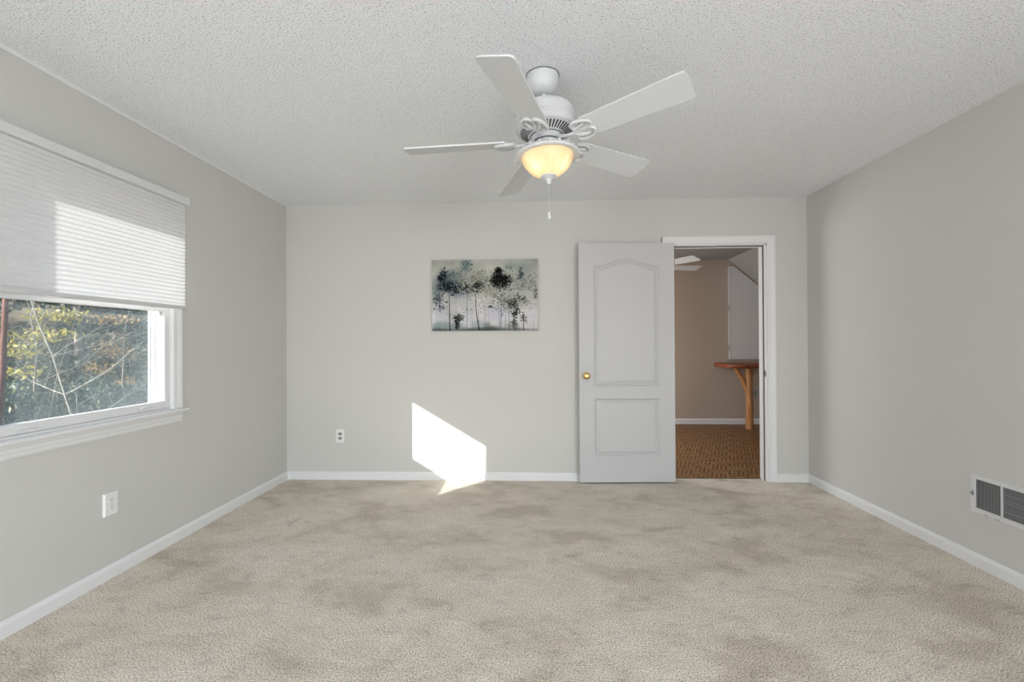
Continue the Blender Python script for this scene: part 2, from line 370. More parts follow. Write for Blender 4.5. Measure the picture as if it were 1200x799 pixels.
# ------------------------------------------------------------------ window in the left wall
win = struct(empty('window_1', (XL, (OY0 + OY1) / 2, OZ0)))
def wpart(bm, name, mats, parent=None, **k):
    wl = win.location
    bm.v = [(p[0] - wl.x, p[1] - wl.y, p[2] - wl.z) for p in bm.v]
    return bm.build(name, mats, parent or win, **k)
CW = 0.068
def casing_prof():  # across width (0 = opening side), thickness
    return [(0, 0), (0, 0.012), (0.008, 0.015), (0.012, 0.012), (0.030, 0.013), (0.046, 0.018), (0.060, 0.020), (CW, 0.020), (CW, 0)]
b = MB()
b.prism(casing_prof(), lambda u, v, t: (XL + v, OY1 - 0.002 + u, t), 0.812, OZ1 + CW)
b.prism(casing_prof(), lambda u, v, t: (XL + v, OY0 + 0.002 - u, t), 0.812, OZ1 + CW)
b.prism(casing_prof(), lambda u, v, t: (XL + v, t, OZ1 + u), OY0, OY1)
wpart(b, 'window_casing', M['trim'])
b = MB()   # stool, with a rounded nose, and apron below
b.prism([(-0.030, 0.790), (0.040, 0.790), (0.047, 0.795), (0.049, 0.802), (0.046, 0.809), (0.040, 0.812), (-0.030, 0.812)], lambda u, v, t: (XL + u, t, v), OY0 - 0.090, OY1 + 0.090)
wpart(b, 'window_stool', M['trim'])
b = MB()
b.prism([(0, 0.728), (0.008, 0.728), (0.013, 0.738), (0.011, 0.748), (0.016, 0.756), (0.016, 0.770), (0.024, 0.778), (0.030, 0.790), (0, 0.790)], lambda u, v, t: (XL + u, t, v), OY0 - 0.070, OY1 + 0.070)
wpart(b, 'window_apron', M['trim'])
b = MB()   # jamb liner, sill and the outer stops
XO = -2.325
b.box(-2.262, XL, OY1 - 0.006, OY1 + 0.001, OZ0, OZ1); b.box(-2.262, XL, OY0 - 0.001, OY0 + 0.006, OZ0, OZ1)
b.box(-2.262, XL, OY0, OY1, OZ1 - 0.004, OZ1 + 0.001)
b.box(-2.290, XL + 0.001, OY0, OY1, OZ0 - 0.001, OZ0 + 0.022)
b.box(XO, -2.262, OY1 + 0.004, OY1 + 0.03, OZ0, OZ1 + .02); b.box(XO, -2.262, 1.60, 1.642, OZ0, OZ1 + .02)
b.box(XO, -2.262, 1.60, OY1 + 0.03, OZ1 + 0.012, OZ1 + .04); b.box(XO - .03, -2.262, 1.60, OY1 + 0.03, OZ0 - 0.03, OZ0 + .012)
b.box(-2.286, -2.278, OY1 - 0.012, OY1 + 0.01, OZ0, OZ1); b.box(-2.312, -2.304, OY1 - 0.006, OY1 + 0.01, OZ0, OZ1)
wpart(b, 'window_frame', M['trim'])
GY0, GY1 = 1.800, 2.678
def sash(name, x0, x1, z0, zb, zt, z1, GY0=GY0, GY1=GY1):
    b = MB()
    b.box(x0, x1, OY0 + 0.008, GY0, z0, z1); b.box(x0, x1, GY1, OY1 - 0.008, z0, z1)
    b.box(x0, x1, GY0, GY1, z0, zb); b.box(x0, x1, GY0, GY1, zt, z1)
    o = wpart(b, name, M['trim'], bevel=0.003)
    xm = (x0 + x1) / 2
    wpart(MB().box(xm - .002, xm + .002, GY0 - .004, GY1 + .004, zb - .004, zt + .004), 'pane', M['pane'], o)
    return o
up_s = sash('upper_sash', -2.256, -2.224, 1.403, 1.470, 1.928, 1.962, GY0 + .02, GY1 - .05)
lo_s = sash('lower_sash', -2.218, -2.182, 0.823, 0.868, 1.400, 1.462)
for cy in (1.925, 2.545):   # shallow finger pulls on the bottom rail
    b = MB(); pts = []
    for k in range(13):
        a = PI * k / 12
        pts.append((-2.179, cy - 0.046 * math.cos(a), 0.8415 + 0.007 * math.sin(a)))
    b.tube(pts, [0.003 + 0.006 * math.sin(PI * k / 12) for k in range(13)], 10)
    wpart(b, 'finger_pull', M['trim'], lo_s, smooth=True)
b = MB().box(-2.222, -2.190, 2.20, 2.262, 1.462, 1.472); b.box(-2.214, -2.206, 2.222, 2.262, 1.472, 1.478)
wpart(b, 'sash_lock', M['steel'], lo_s)
b = MB(); b.box(-2.302, -2.300, 1.642, OY1, OZ0 + .01, 1.40)
wpart(b, 'insect_screen', M['screen'])

# ------------------------------------------------------------------ cellular shade
SY0, SY1, SXC = 1.735, 2.768, -2.118
sh = tag(empty('cellular_shade', (SXC, (SY0 + SY1) / 2, 1.417)), 'white pleated cellular shade half lowered over the window on the left wall', 'window shade')
def spart(bm, name, mats, parent=None, **k):
    wl = sh.location
    bm.v = [(p[0] - wl.x, p[1] - wl.y, p[2] - wl.z) for p in bm.v]
    return bm.build(name, mats, parent or sh, **k)
b = MB(); v = []; f = []
nz = 28; z_lo, z_hi = 1.437, 2.064; NY = 24
rows = []
for j in range(2 * nz + 1):
    z = z_lo + (z_hi - z_lo) * j / (2 * nz); x = SXC + (0.0036 if j % 2 else -0.0036)
    rows.append((x, z))
for x, z in rows:
    for k in range(NY + 1): v.append((x, SY0 + .004 + (SY1 - SY0 - .008) * k / NY, z))
for j in range(2 * nz):
    for k in range(NY):
        a = j * (NY + 1) + k; f.append((a, a + 1, a + NY + 2, a + NY + 1))
b.add(v, f); spart(b, 'shade_fabric', M['shade'])
b = MB().prism([(-0.030, 2.060), (0.018, 2.060), (0.022, 2.066), (0.022, 2.098), (0.018, 2.104), (-0.030, 2.104)], lambda u, v, t: (SXC + u, t, v), SY0 + .004, SY1 - .004)
hr = spart(b, 'headrail', M['vent'])
for y0, y1 in ((SY0, SY0 + .0045), (SY1 - .0045, SY1)):
    spart(MB().box(SXC - .031, SXC + .023, y0, y1, 2.058, 2.106), 'end_cap', M['plate'], hr)
b = MB().prism([(-0.012, 1.417), (0.012, 1.417), (0.014, 1.423), (0.012, 1.438), (-0.012, 1.438)], lambda u, v, t: (SXC + u, t, v), SY0, SY1)
br = spart(b, 'bottom_rail', M['fin_light'])
for yc in (1.96, 2.50): spart(MB().box(SXC - .010, SXC + .015, yc - .03, yc + .03, 1.4115, 1.417), 'pull_grip', M['plate'], br)

# ------------------------------------------------------------------ door frame and door
b = MB()
DC = 0.066
DP = [(0, 0), (0, 0.010), (0.006, 0.013), (0.014, 0.012), (0.030, 0.013), (0.046, 0.017), (0.058, 0.018), (DC, 0.018), (DC, 0)]
b.prism(DP, lambda u, v, t: (DX1 - 0.004 + u, YB - v, t), 0.0, DZ + DC - .006)
b.prism(DP, lambda u, v, t: (DX0 + 0.004 - u, YB - v, t), 0.0, DZ + DC - .006)
b.prism(DP, lambda u, v, t: (t, YB - v, DZ - 0.004 + u), DX0 - DC + .004, DX1 + DC - .004)
b.box(DX1 - 0.014, DX1, YB, YB + WT, 0, DZ); b.box(DX0, DX0 + 0.014, YB, YB + WT, 0, DZ); b.box(DX0, DX1, YB, YB + WT, DZ - 0.014, DZ)
b.box(DX1 - 0.026, DX1 - 0.014, YB + 0.038, YB + 0.072, 0, DZ - .014); b.box(DX0 + 0.014, DX0 + 0.026, YB + 0.038, YB + 0.072, 0, DZ - .014)
b.box(DX0 + .014, DX1 - .014, YB + 0.038, YB + 0.072, DZ - 0.026, DZ - .014)
dfr = struct(b.build('trim_2', M['trim'], origin=(DX1, YB, 0)))
b = MB().box(DX1 - 0.0155, DX1 - 0.0138, YB + 0.003, YB + 0.031, 0.895, 0.957); b.box(DX1 - 0.0162, DX1 - 0.0150, YB + 0.010, YB + 0.024, 0.910, 0.942, 1)
b.box(DX1 - 0.017, DX1 - 0.0137, YB - 0.003, YB + 0.004, 0.908, 0.944)
b.v = [(p[0] - DX1, p[1] - YB, p[2]) for p in b.v]
b.build('strike_plate', [M['steel'], M['dark']], dfr)
b = MB().box(DX1 - 0.0215, DX1 - 0.0139, YB + 0.031, YB + 0.0379, 0.0, DZ - .014); b.box(DX0 + .014, DX1 - .0139, YB + 0.031, YB + 0.0379, DZ - 0.0215, DZ - .0139)  # thin dark strip set between the jamb face and the stop
b.v = [(p[0] - DX1, p[1] - YB, p[2]) for p in b.v]
tag(b.build('dark_jamb_strip', mat('dark_strip', (0.10, 0.10, 0.10), 0.7), dfr), 'dark strip along the door stop')
struct(MB().prism([(0, 0), (0.030, 0), (0.026, 0.004), (0.015, 0.006), (0.004, 0.004)], lambda u, v, t: (t, YB + .080 + u, v - 0.002), DX0 + .014, DX1 - .014).build('trim_3', M['metal_strip']))

# door leaf, swung almost flat against the wall: local x runs from hinge (0) to latch edge, local y is depth away from the camera
DW, DH, DT = 0.813, 2.032, 0.035
hx, hy = 1.228, 3.986
ang = math.atan2(3.952 - 3.986, -(1.228 - 0.412))
door = struct(empty('door_1', (hx, hy, 0.014), ang))      # +x local points to the latch edge; camera side is local +y
NX, NZ = 136, 340
xs = np.linspace(0, DW, NX); zs = np.linspace(0, DH, NZ)
X, Z = np.meshgrid(xs, zs)
def profile(d):
    return np.interp(d, [-1, 0, 0.006, 0.010, 0.016, 0.040, 0.046, 1], [0, 0, -0.010, -0.0145, -0.0140, -0.0035, -0.0030, -0.0030])
PX0, PX1 = 0.131, 0.682                                   # panel edges measured from the hinge side
top = 1.833 + 0.070 * (0.5 + 0.5 * np.cos(2 * PI * np.clip((X - PX0) / (PX1 - PX0) - 0.5, -0.5, 0.5)))
d_up = np.minimum(np.minimum(X - PX0, PX1 - X), np.minimum(Z - 0.818, (top - Z) * 0.93))
d_lo = np.minimum(np.minimum(X - PX0, PX1 - X), np.minimum(Z - 0.222, 0.708 - Z))
Yf = profile(np.maximum(d_up, d_lo))
v = np.stack([X, Yf, Z], -1).reshape(-1, 3).tolist()
f = []
for j in range(NZ - 1):
    for i in range(NX - 1):
        a = j * NX + i; f.append((a + 1, a, a + NX, a + NX + 1))
b = MB().add(v, f)
n0 = len(b.v)
b.v += [(0, -DT, 0), (DW, -DT, 0), (DW, -DT, DH), (0, -DT, DH), (0, 0, 0), (DW, 0, 0), (DW, 0, DH), (0, 0, DH)]
g = [(0, 1, 2, 3), (0, 4, 5, 1), (1, 5, 6, 2), (2, 6, 7, 3), (3, 7, 4, 0)]
b.f += [tuple(i + n0 for i in q) for q in g]; b.mi += [0] * 5
b.build('door_leaf', M['door'], door, smooth=True)
def knob(y, s):
    k = MB()
    pr = [(0.0, 0.0), (0.030, 0.0), (0.031, 0.003), (0.027, 0.007), (0.015, 0.009), (0.0115, 0.013), (0.0115, 0.024), (0.016, 0.029), (0.0245, 0.036), (0.0265, 0.043), (0.0245, 0.050), (0.016, 0.0545), (0.007, 0.0555), (0.006, 0.054), (0, 0.054)]
    k.lathe(pr, 32)
    q = Vector((0, s, 0)).to_track_quat('Z', 'Y').to_matrix().to_4x4(); q.translation = (DW - 0.060, y, 0.905)
    return k.xf(q)
tag(knob(0, 1).build('doorknob', M['brass'], door, smooth=True), 'brass doorknob')
tag(knob(-DT, -1).build('doorknob', M['brass'], door, smooth=True), 'brass doorknob')
MB().box(DW, DW + 0.0012, -0.030, -0.005, 0.876, 0.934).build('latch_plate', M['brass'], door)
for z in (0.20, 1.02, 1.83):
    b = MB(); b.lathe([(0, 0), (0.006, 0), (0.006, 0.088), (0, 0.088)], 12, (-0.008, -0.028, z)); b.box(-0.008, 0.0, -0.034, -0.030, z, z + .088)
    b.build('hinge', M['brass'], door)

# ------------------------------------------------------------------ the room beyond the door
XF0, XF1, CRX = 0.05, 3.95, 2.905
SL = 0.85
kz = FAR_H - SL * (XF1 - CRX)
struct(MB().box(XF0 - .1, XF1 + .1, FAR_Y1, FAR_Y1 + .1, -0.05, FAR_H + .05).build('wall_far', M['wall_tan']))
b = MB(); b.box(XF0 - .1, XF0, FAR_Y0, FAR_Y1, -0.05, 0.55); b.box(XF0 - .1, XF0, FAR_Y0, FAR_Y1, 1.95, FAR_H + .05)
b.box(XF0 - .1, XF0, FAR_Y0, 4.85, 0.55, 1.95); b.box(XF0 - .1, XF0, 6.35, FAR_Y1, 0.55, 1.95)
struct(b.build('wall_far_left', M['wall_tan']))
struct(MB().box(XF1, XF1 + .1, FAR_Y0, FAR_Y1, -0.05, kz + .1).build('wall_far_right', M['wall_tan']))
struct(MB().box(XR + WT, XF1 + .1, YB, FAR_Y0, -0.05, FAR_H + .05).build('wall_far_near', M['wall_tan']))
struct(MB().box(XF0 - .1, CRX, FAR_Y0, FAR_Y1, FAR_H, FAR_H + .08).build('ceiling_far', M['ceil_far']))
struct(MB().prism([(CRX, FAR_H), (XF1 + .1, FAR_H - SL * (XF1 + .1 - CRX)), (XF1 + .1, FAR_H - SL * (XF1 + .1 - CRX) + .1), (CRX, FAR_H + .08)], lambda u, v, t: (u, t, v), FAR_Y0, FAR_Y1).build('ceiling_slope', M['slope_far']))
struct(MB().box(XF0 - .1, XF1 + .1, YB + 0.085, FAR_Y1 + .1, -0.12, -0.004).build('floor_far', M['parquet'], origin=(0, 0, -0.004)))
struct(MB().prism([(p[0], p[1] * 1.15) for p in BP], lambda u, v, t: (t, FAR_Y1 - u, v - .004), XF0, XF1).build('baseboard_far', M['trim']))

# pegboard on the far wall, its corner cut to the roof slope
pg = tag(empty('pegboard', (2.93, FAR_Y1, 0.95)), 'grey pegboard with a slanted top corner on the wall of the next room', 'pegboard')
poly = [(0.0, 0.0), (0.95, 0.0), (0.95, 1.355 - SL * 0.89), (0.060, 1.355), (0.0, 1.355)]
MB().prism(poly, lambda u, v, t: (u, t, v), -0.006, -0.018).build('perforated_panel', M['pegboard'], pg)
b = MB().box(-0.026, 0.0, -0.020, -0.002, -0.01, 1.350)
side = b.build('side_batten', M['vent'], pg)
for z in (0.115, 0.70): MB().box(-0.034, -0.018, -0.024, -0.001, z, z + 0.085).build('bracket', M['fin'], side)
MB().box(-0.026, 0.95, -0.022, -0.002, -0.016, 0.0).build('bottom_ledge', M['fin'], pg)

# rustic log-legged bench under the pegboard
bench = tag(empty('log_bench', (3.02, 6.52, -0.004)), 'rustic wall bench with stained slab top on a peeled log leg', 'bench')
rng = random.Random(4)
b = MB(); n = 40; v = []; f = []
W0, W1 = -0.335, 0.78
for i in range(n + 1):
    x = W0 + (W1 - W0) * i / n
    e = 0.018 * math.sin(7 * x + 1) + 0.010 * math.sin(19 * x) + (0.09 * max(0, 1 - i / 4.0) ** 2)
    for (y, z) in ((-0.185 + e, 0.848), (-0.200 + e, 0.868), (-0.190 + e, 0.900), (0.355, 0.902), (0.355, 0.846)):
        v.append((x, y, z + 0.002 * math.sin(11 * x)))
for i in range(n):
    for k in range(5):
        a, c = i * 5 + k, i * 5 + (k + 1) % 5
        f.append((a, c, c + 5, a + 5))
f += [(4, 3, 2, 1, 0), tuple(n * 5 + k for k in range(5))]
b.add(v, f).build('bench_top', M['slab'], bench, smooth=True)
def log(pts, rads, name, parent):
    P, R = [], []
    for i in range(len(pts) - 1):
        for k in range(6):
            t = k / 6; p = Vector(pts[i]).lerp(Vector(pts[i + 1]), t)
            P.append(p + Vector((rng.uniform(-.003, .003), rng.uniform(-.003, .003), 0))); R.append((rads[i] * (1 - t) + rads[i + 1] * t) * rng.uniform(.96, 1.05))
    P.append(Vector(pts[-1])); R.append(rads[-1])
    return MB().tube(P, R, 14).build(name, M['log'], parent, smooth=True)
log([(0, 0, 0.0), (0.004, 0, 0.30), (-0.004, 0, 0.55), (-0.002, 0, 0.855)], [0.052, 0.045, 0.046, 0.047], 'log_leg', bench)
log([(-0.01, 0, 0.49), (-0.10, 0, 0.70), (-0.185, 0, 0.852)], [0.030, 0.027, 0.030], 'brace', bench)

# ------------------------------------------------------------------ ceiling fan
FAN_L, FAN_R, FAN_PH, FAN_PITCH = 0.315, 0.652, -1.8772, math.radians(14.8)
TILT = Vector((-0.0494, 0.0462, 1.0)).normalized()
def make_fan(loc, tilt, phase, lit):
    root = empty('ceiling_fan', loc)
    T = Vector((0, 0, 1)).rotation_difference(tilt).to_matrix().to_4x4()
    F = M['fan']
    MB().lathe([(0, 0), (0.0745, 0), (0.0755, -0.004), (0.0735, -0.006), (0.0735, -0.010), (0.0740, -0.026), (0.071, -0.044), (0.063, -0.064), (0.050, -0.080), (0.034, -0.0885), (0.020, -0.090), (0.019, -0.087), (0, -0.087)], 48).lathe([(0.0752, -0.0035), (0.0775, -0.0022), (0.0778, -0.0008), (0.0752, -0.0002)], 48, mi=1).build('canopy', [F, M['dark']], root, smooth=True)
    MB().lathe([(0, -0.08), (0.0125, -0.08), (0.0125, -0.143), (0.021, -0.145), (0.021, -0.157), (0, -0.157)], 20).xf(T).build('downrod', F, root, smooth=True)
    # motor housing: domed top, straight band, then a sloping underside carrying the cooling slots
    b = MB().lathe([(0, -0.153), (0.030, -0.154), (0.090, -0.157), (0.120, -0.163), (0.131, -0.173), (0.1340, -0.188), (0.1335, -0.218), (0.129, -0.222), (0.129, -0.232), (0.1345, -0.238), (0.1355, -0.256), (0.132, -0.263), (0.125, -0.266), (0.076, -0.290), (0.073, -0.296), (0, -0.296)], 64)
    mh = b.xf(T).build('motor_housing', F, root, smooth=True)
    b = MB(); ns = 44
    for k in range(ns):
        a = 2 * PI * k / ns; w_ = 0.0032
        c_, s_ = math.cos(a), math.sin(a)
        def P(r, z, o): return (r * c_ - o * s_, r * s_ + o * c_, z)
        sl = lambda r: -0.266 - (0.124 - r) * 0.5 - 0.0012
        q = [P(0.119, sl(0.119), -w_ * 1.25), P(0.119, sl(0.119), w_ * 1.25), P(0.084, sl(0.084), w_ * .8), P(0.084, sl(0.084), -w_ * .8)]
        q2 = [(x, y, z + 0.003) for x, y, z in q]
        b.add(q + q2, [(0, 1, 2, 3), (7, 6, 5, 4), (0, 4, 5, 1), (1, 5, 6, 2), (2, 6, 7, 3), (3, 7, 4, 0)])
    b.xf(T).build('cooling_slots', M['dark'], mh)
    b = MB().lathe([(0, -0.292), (0.066, -0.292), (0.071, -0.295), (0.071, -0.312), (0.067, -0.316), (0, -0.316)], 48)
    b.lathe([(0.0735, -0.2885), (0.0765, -0.2915), (0.0735, -0.2945)], 48, mi=1)
    b.lathe([(0.057, -0.3145), (0.063, -0.3178), (0.057, -0.3185)], 48, mi=1)
    b.xf(T).build('flywheel', [F, M['dark']], root, smooth=True)
    b = MB().lathe([(0, -0.314), (0.056, -0.315), (0.058, -0.319), (0.058, -0.345), (0.062, -0.352), (0.064, -0.356), (0.060, -0.360), (0, -0.360)], 48)
    b.xf(T).build('switch_housing', F, root, smooth=True)
    # ornamental light fitter: shell rim with scallops
    b = MB()
    b.lathe([(0.055, -0.352), (0.075, -0.354), (0.100, -0.359), (0.126, -0.366), (0.141, -0.374), (0.146, -0.381), (0.142, -0.388), (0.134, -0.391), (0.126, -0.389), (0.120, -0.384), (0.060, -0.366)], 120,
            mod=lambda a, j: 1 + (0.020 * abs(math.sin(10 * a)) if 2 <= j <= 6 else 0))
    b.xf(T); fit = b.build('light_fitter', F, root, smooth=True)
    b = MB()
    for k in range(20):
        a = 2 * PI * k / 20 + 0.05; r = 0.127
        p0 = Vector((0.088 * math.cos(a), 0.088 * math.sin(a), -0.3525)); p1 = Vector((0.112 * math.cos(a), 0.112 * math.sin(a), -0.357)); p2 = Vector((0.139 * math.cos(a), 0.139 * math.sin(a), -0.369))
        b.tube([p0, p1, p2], [0.003, 0.0075, 0.0055], 8)
    b.xf(T).build('shell_beading', F, fit, smooth=True)
    # glass bowl
    bp = [(0.1170, -0.3870), (0.1170, -0.3920), (0.1145, -0.402), (0.1065, -0.420), (0.0935, -0.439), (0.077, -0.455), (0.058, -0.468), (0.036, -0.4775), (0.012, -0.481)]
    b = MB().lathe(bp, 64).xf(T); b.build('glass_bowl', M['bowl'], root, smooth=True)
    b = MB().lathe([(0.0, -0.476), (0.038, -0.4755), (0.039, -0.480), (0.030, -0.486), (0.020, -0.490), (0.0125, -0.497), (0.0105, -0.503), (0.0125, -0.507), (0.009, -0.513), (0, -0.515)], 32).xf(T)
    b.build('finial', F, root, smooth=True)
    # pull chain hangs straight down
    p = T @ Vector((0, 0, -0.513)); zc = -0.640
    b = MB(); k = 0; z = p.z
    while z > zc:
        b.lathe([(0, 0.0014), (0.0012, 0.0009), (0.0016, 0), (0.0012, -0.0009), (0, -0.0014)], 6, (p.x, p.y, z)); z -= 0.0040
    ch = b.build('pull_chain', M['vent'], root)
    b = MB().lathe([(0, 0.016), (0.003, 0.015), (0.005, 0.008), (0.008, -0.004), (0.0085, -0.011), (0.006, -0.017), (0, -0.019)], 16, (p.x, p.y, zc - .014))
    b.build('chain_pendant', F, ch, smooth=True)
    # five blades, each with its own ornamental iron
    def blade_mesh():
        out = []; r0_, r1_ = 0.185, FAN_R
        hw = lambda r: 0.058 + (0.0726 - 0.058) * (r - r0_) / (r1_ - r0_)
        cr = 0.022
        for side in (1, -1):
            seq = []
            for t in np.linspace(0, 1, 10): r = r0_ + 0.012 + (r1_ - cr - r0_ - 0.012) * t; seq.append((r, side * hw(r)))
            for a in np.linspace(0, PI / 2, 7)[1:]: seq.append((r1_ - cr + cr * math.sin(a), side * (hw(r1_) - cr + cr * math.cos(a))))
            out.append([(r0_, side * (hw(r0_) - 0.012))] + seq)
        poly = out[1] + out[0][::-1]
        return MB().prism(poly, lambda u, v, t: (u, v, t), 0.0035, -0.0035)
    Rp = Matrix.Rotation(FAN_PITCH, 4, 'X')
    for k in range(5):
        a = phase + k * 2 * PI / 5
        X_ = T @ Matrix.Translation((0, 0, -FAN_L)) @ Matrix.Rotation(a, 4, 'Z')
        # right-hand side (looking outwards, local -y) is the raised edge
        Rk = X_ @ Matrix.Rotation(-FAN_PITCH, 4, 'X')
        bl = blade_mesh().xf(Rk).build('fan_blade', M['fan_blade'], root)
        iron = MB()
        arm = [(0.060, 0, 0.012), (0.085, 0, -0.004), (0.115, 0, -0.010), (0.145, 0, -0.010), (0.175, 0, -0.009)]
        iron.tube([Vector(q) for q in arm], [0.010, 0.009, 0.008, 0.0075, 0.006], 10)
        for s in (1, -1):           # two leaf-shaped loops like a bow
            loop = []
            for j in range(25):
                t = 2 * PI * j / 24
                lx = 0.187 + 0.046 * -math.cos(t) ; ly = s * (0.029 + 0.027 * math.sin(t + 0.35))
                loop.append((lx + 0.012 * (abs(ly) / 0.05), ly, -0.0085 - 0.003 * math.sin(t)))
            iron.tube(loop, 0.0072, 8)
            vein = [(0.150, s * 0.010, -0.010), (0.180, s * 0.024, -0.0115), (0.212, s * 0.034, -0.010)]
            iron.tube(vein, [0.006, 0.009, 0.005], 8)
            iron.lathe([(0, -0.003), (0.005, -0.0022), (0.006, 0.004), (0, 0.004)], 10, (0.208, s * 0.030, -0.009))
        iron.add([(0.150, -0.046, -0.0045), (0.150, 0.046, -0.0045), (0.222, 0.050, -0.0045), (0.240, 0, -0.0045), (0.222, -0.050, -0.0045)], [(0, 1, 2, 3, 4)])
        iron.xf(Rk).build('blade_iron', F, bl, smooth=True)
    if lit:
        for a, e in ((-2.35, 0.12), (-0.75, 0.085), (1.5, 0.07)):
            q = T @ Vector((0.060 * math.cos(a), 0.060 * math.sin(a), -0.424))
            lo = light('fan_bulb', 'POINT', (loc[0] + q.x, loc[1] + q.y, loc[2] + q.z), e, (1.0, 0.83, 0.62)); lo.data.shadow_soft_size = 0.022
    return root
fan = make_fan((0.0652, 2.1475, HC), TILT, FAN_PH, True)
tag(fan, 'white five-blade ceiling fan with a glowing glass bowl light', 'ceiling fan')
fan2 = make_fan((1.42, 5.52, FAR_H), Vector((0, 0, 1)), math.radians(15), False)
tag(fan2, 'white ceiling fan in the next room, blades showing past the open door', 'ceiling fan')

# ------------------------------------------------------------------ canvas painting of misty trees (pigment laid in numpy, carried as a colour attribute)
def paint(nx, nz, seed=11):
    rs = np.random.RandomState(seed)
    U, V = np.meshgrid((np.arange(nx)) / (nx - 1), (np.arange(nz)) / (nz - 1))   # V: 0 top, 1 bottom
    def smooth_noise(c):
        g = rs.rand(c + 3, int(c * 1.5) + 3); yy = V * c; xx = U * c * 1.5
        i = yy.astype(int); j = xx.astype(int); fy = yy - i; fx = xx - j
        fy = fy * fy * (3 - 2 * fy); fx = fx * fx * (3 - 2 * fx)
        return (g[i, j] * (1 - fy) * (1 - fx) + g[i + 1, j] * fy * (1 - fx) + g[i, j + 1] * (1 - fy) * fx + g[i + 1, j + 1] * fy * fx)
    cloud = 0.5 * smooth_noise(4) + 0.3 * smooth_noise(9) + 0.2 * smooth_noise(20)
    top_c, mid_c, bot_c = np.array([0.655, 0.66, 0.635]), np.array([0.70, 0.70, 0.685]), np.array([0.79, 0.785, 0.80])
    t = np.clip(V / 0.5, 0, 1)[..., None]; t2 = np.clip((V - 0.5) / 0.3, 0, 1)[..., None]
    img = top_c * (1 - t) + mid_c * t; img = img * (1 - t2) + bot_c * t2
    img = img + (cloud[..., None] - 0.5) * 0.22
    asp = nx / nz
    def wash(u, v, ru, rv, c, a, rough=0.6):
        d = ((U - u) / ru) ** 2 + ((V - v) / rv) ** 2
        m = np.clip(1 - d + (cloud - 0.5) * 2 * rough, 0, 1) * a
        img[:] = img * (1 - m[..., None]) + np.array(c) * m[..., None]
    def dabs(u, v, su, sv, n, c, a, size=0.008):
        for _ in range(n):
            du, dv = rs.normal(0, su), rs.normal(0, sv)
            pu, pv = u + du, v + dv; r = size * rs.uniform(0.4, 1.3)
            i0, i1 = int((pv - 3 * r * asp) * nz), int((pv + 3 * r * asp) * nz) + 2; j0, j1 = int((pu - 3 * r) * nx), int((pu + 3 * r) * nx) + 2
            i0, j0 = max(i0, 0), max(j0, 0)
            if i0 >= min(i1, nz) or j0 >= min(j1, nx): continue
            uu, vv = U[i0:i1, j0:j1] - pu, (V[i0:i1, j0:j1] - pv) / asp
            th = rs.uniform(0, PI); e = rs.uniform(0.5, 1.0)
            x = uu * math.cos(th) + vv * math.sin(th); y = (-uu * math.sin(th) + vv * math.cos(th)) / e
            m = np.clip(1.4 - (x * x + y * y) / (r * r), 0, 1) * a * rs.uniform(0.5, 1)
            img[i0:i1, j0:j1] = img[i0:i1, j0:j1] * (1 - m[..., None]) + np.array(c) * m[..., None]
    def trunk(u0, v0, u1, v1, wd, c, a, bend=0.0):
        tt = np.clip((V - v0) / (v1 - v0), 0, 1); uc = u0 + (u1 - u0) * tt + bend * np.sin(PI * tt)
        m = np.clip(1.5 - np.abs(U - uc) / (wd * (0.6 + 0.6 * tt)), 0, 1) * ((V >= v0) & (V <= v1)) * a
        img[:] = img * (1 - m[..., None]) + np.array(c) * m[..., None]
    teal, slate, navy, ink, olive, grey, lav = (0.40, 0.47, 0.47), (0.30, 0.36, 0.38), (0.07, 0.10, 0.14), (0.035, 0.04, 0.045), (0.48, 0.49, 0.45), (0.44, 0.44, 0.43), (0.72, 0.71, 0.78)
    wash(.32, .08, .07, .12, teal, .75); wash(.75, .09, .08, .06, (0.50, 0.54, 0.52), .6); wash(.87, .13, .10, .12, (.48, .53, .52), .6)
    wash(.20, .30, .16, .20, slate, .55); wash(.05, .40, .07, .20, slate, .5); wash(.40, .32, .20, .16, olive, .4)
    wash(.66, .28, .12, .16, olive, .45); wash(.86, .35, .10, .16, (.52, .55, .52), .5); wash(.55, .45, .25, .10, (.60, .60, .57), .5)
    wash(.25, .50, .14, .08, (.50, .52, .60), .5); wash(.78, .62, .10, .12, olive, .45)
    wash(.16, .97, .20, .12, teal, .7); wash(.10, .92, .10, .08, (.52, .60, .60), .7); wash(.44, .94, .10, .10, (.52, .58, .60), .6); wash(.60, .99, .16, .08, grey, .8); wash(.75, .97, .10, .10, grey, .6); wash(.52, .92, .05, .06, (.42, .44, .42), .6)
    wash(.60, .75, .12, .14, lav, .6); wash(.93, .78, .06, .18, (.78, .77, .80), .7); wash(.08, .75, .06, .12, lav, .5); wash(.34, .70, .08, .12, (.74, .74, .78), .5)
    wash(.16, .38, .13, .10, (.10, .14, .18), .75, .9); wash(.10, .26, .05, .12, (.13, .17, .20), .7, .9); wash(.64, .30, .085, .11, (.05, .055, .06), .85, .8); wash(.63, .16, .035, .06, (.06, .065, .07), .8, .6)
    wash(.76, .60, .06, .07, (.24, .25, .24), .7, .9); wash(.44, .36, .05, .07, (.24, .25, .25), .6, 1.0); wash(.25, .82, .05, .05, (.24, .27, .27), .7, .8); wash(.34, .42, .05, .08, (.40, .41, .38), .6, 1.0); wash(.85, .22, .03, .07, (.30, .36, .37), .7, .8)
    wash(.22, .47, .10, .06, (.34, .37, .42), .6, 1.0); wash(.24, .93, .03, .10, (.12, .15, .16), .7, .7); wash(.50, .99, .55, .05, (.30, .32, .32), .8, .9); wash(.78, .93, .04, .09, (.32, .34, .33), .7, .8); wash(.06, .55, .05, .06, (.20, .23, .28), .6, 1.0)
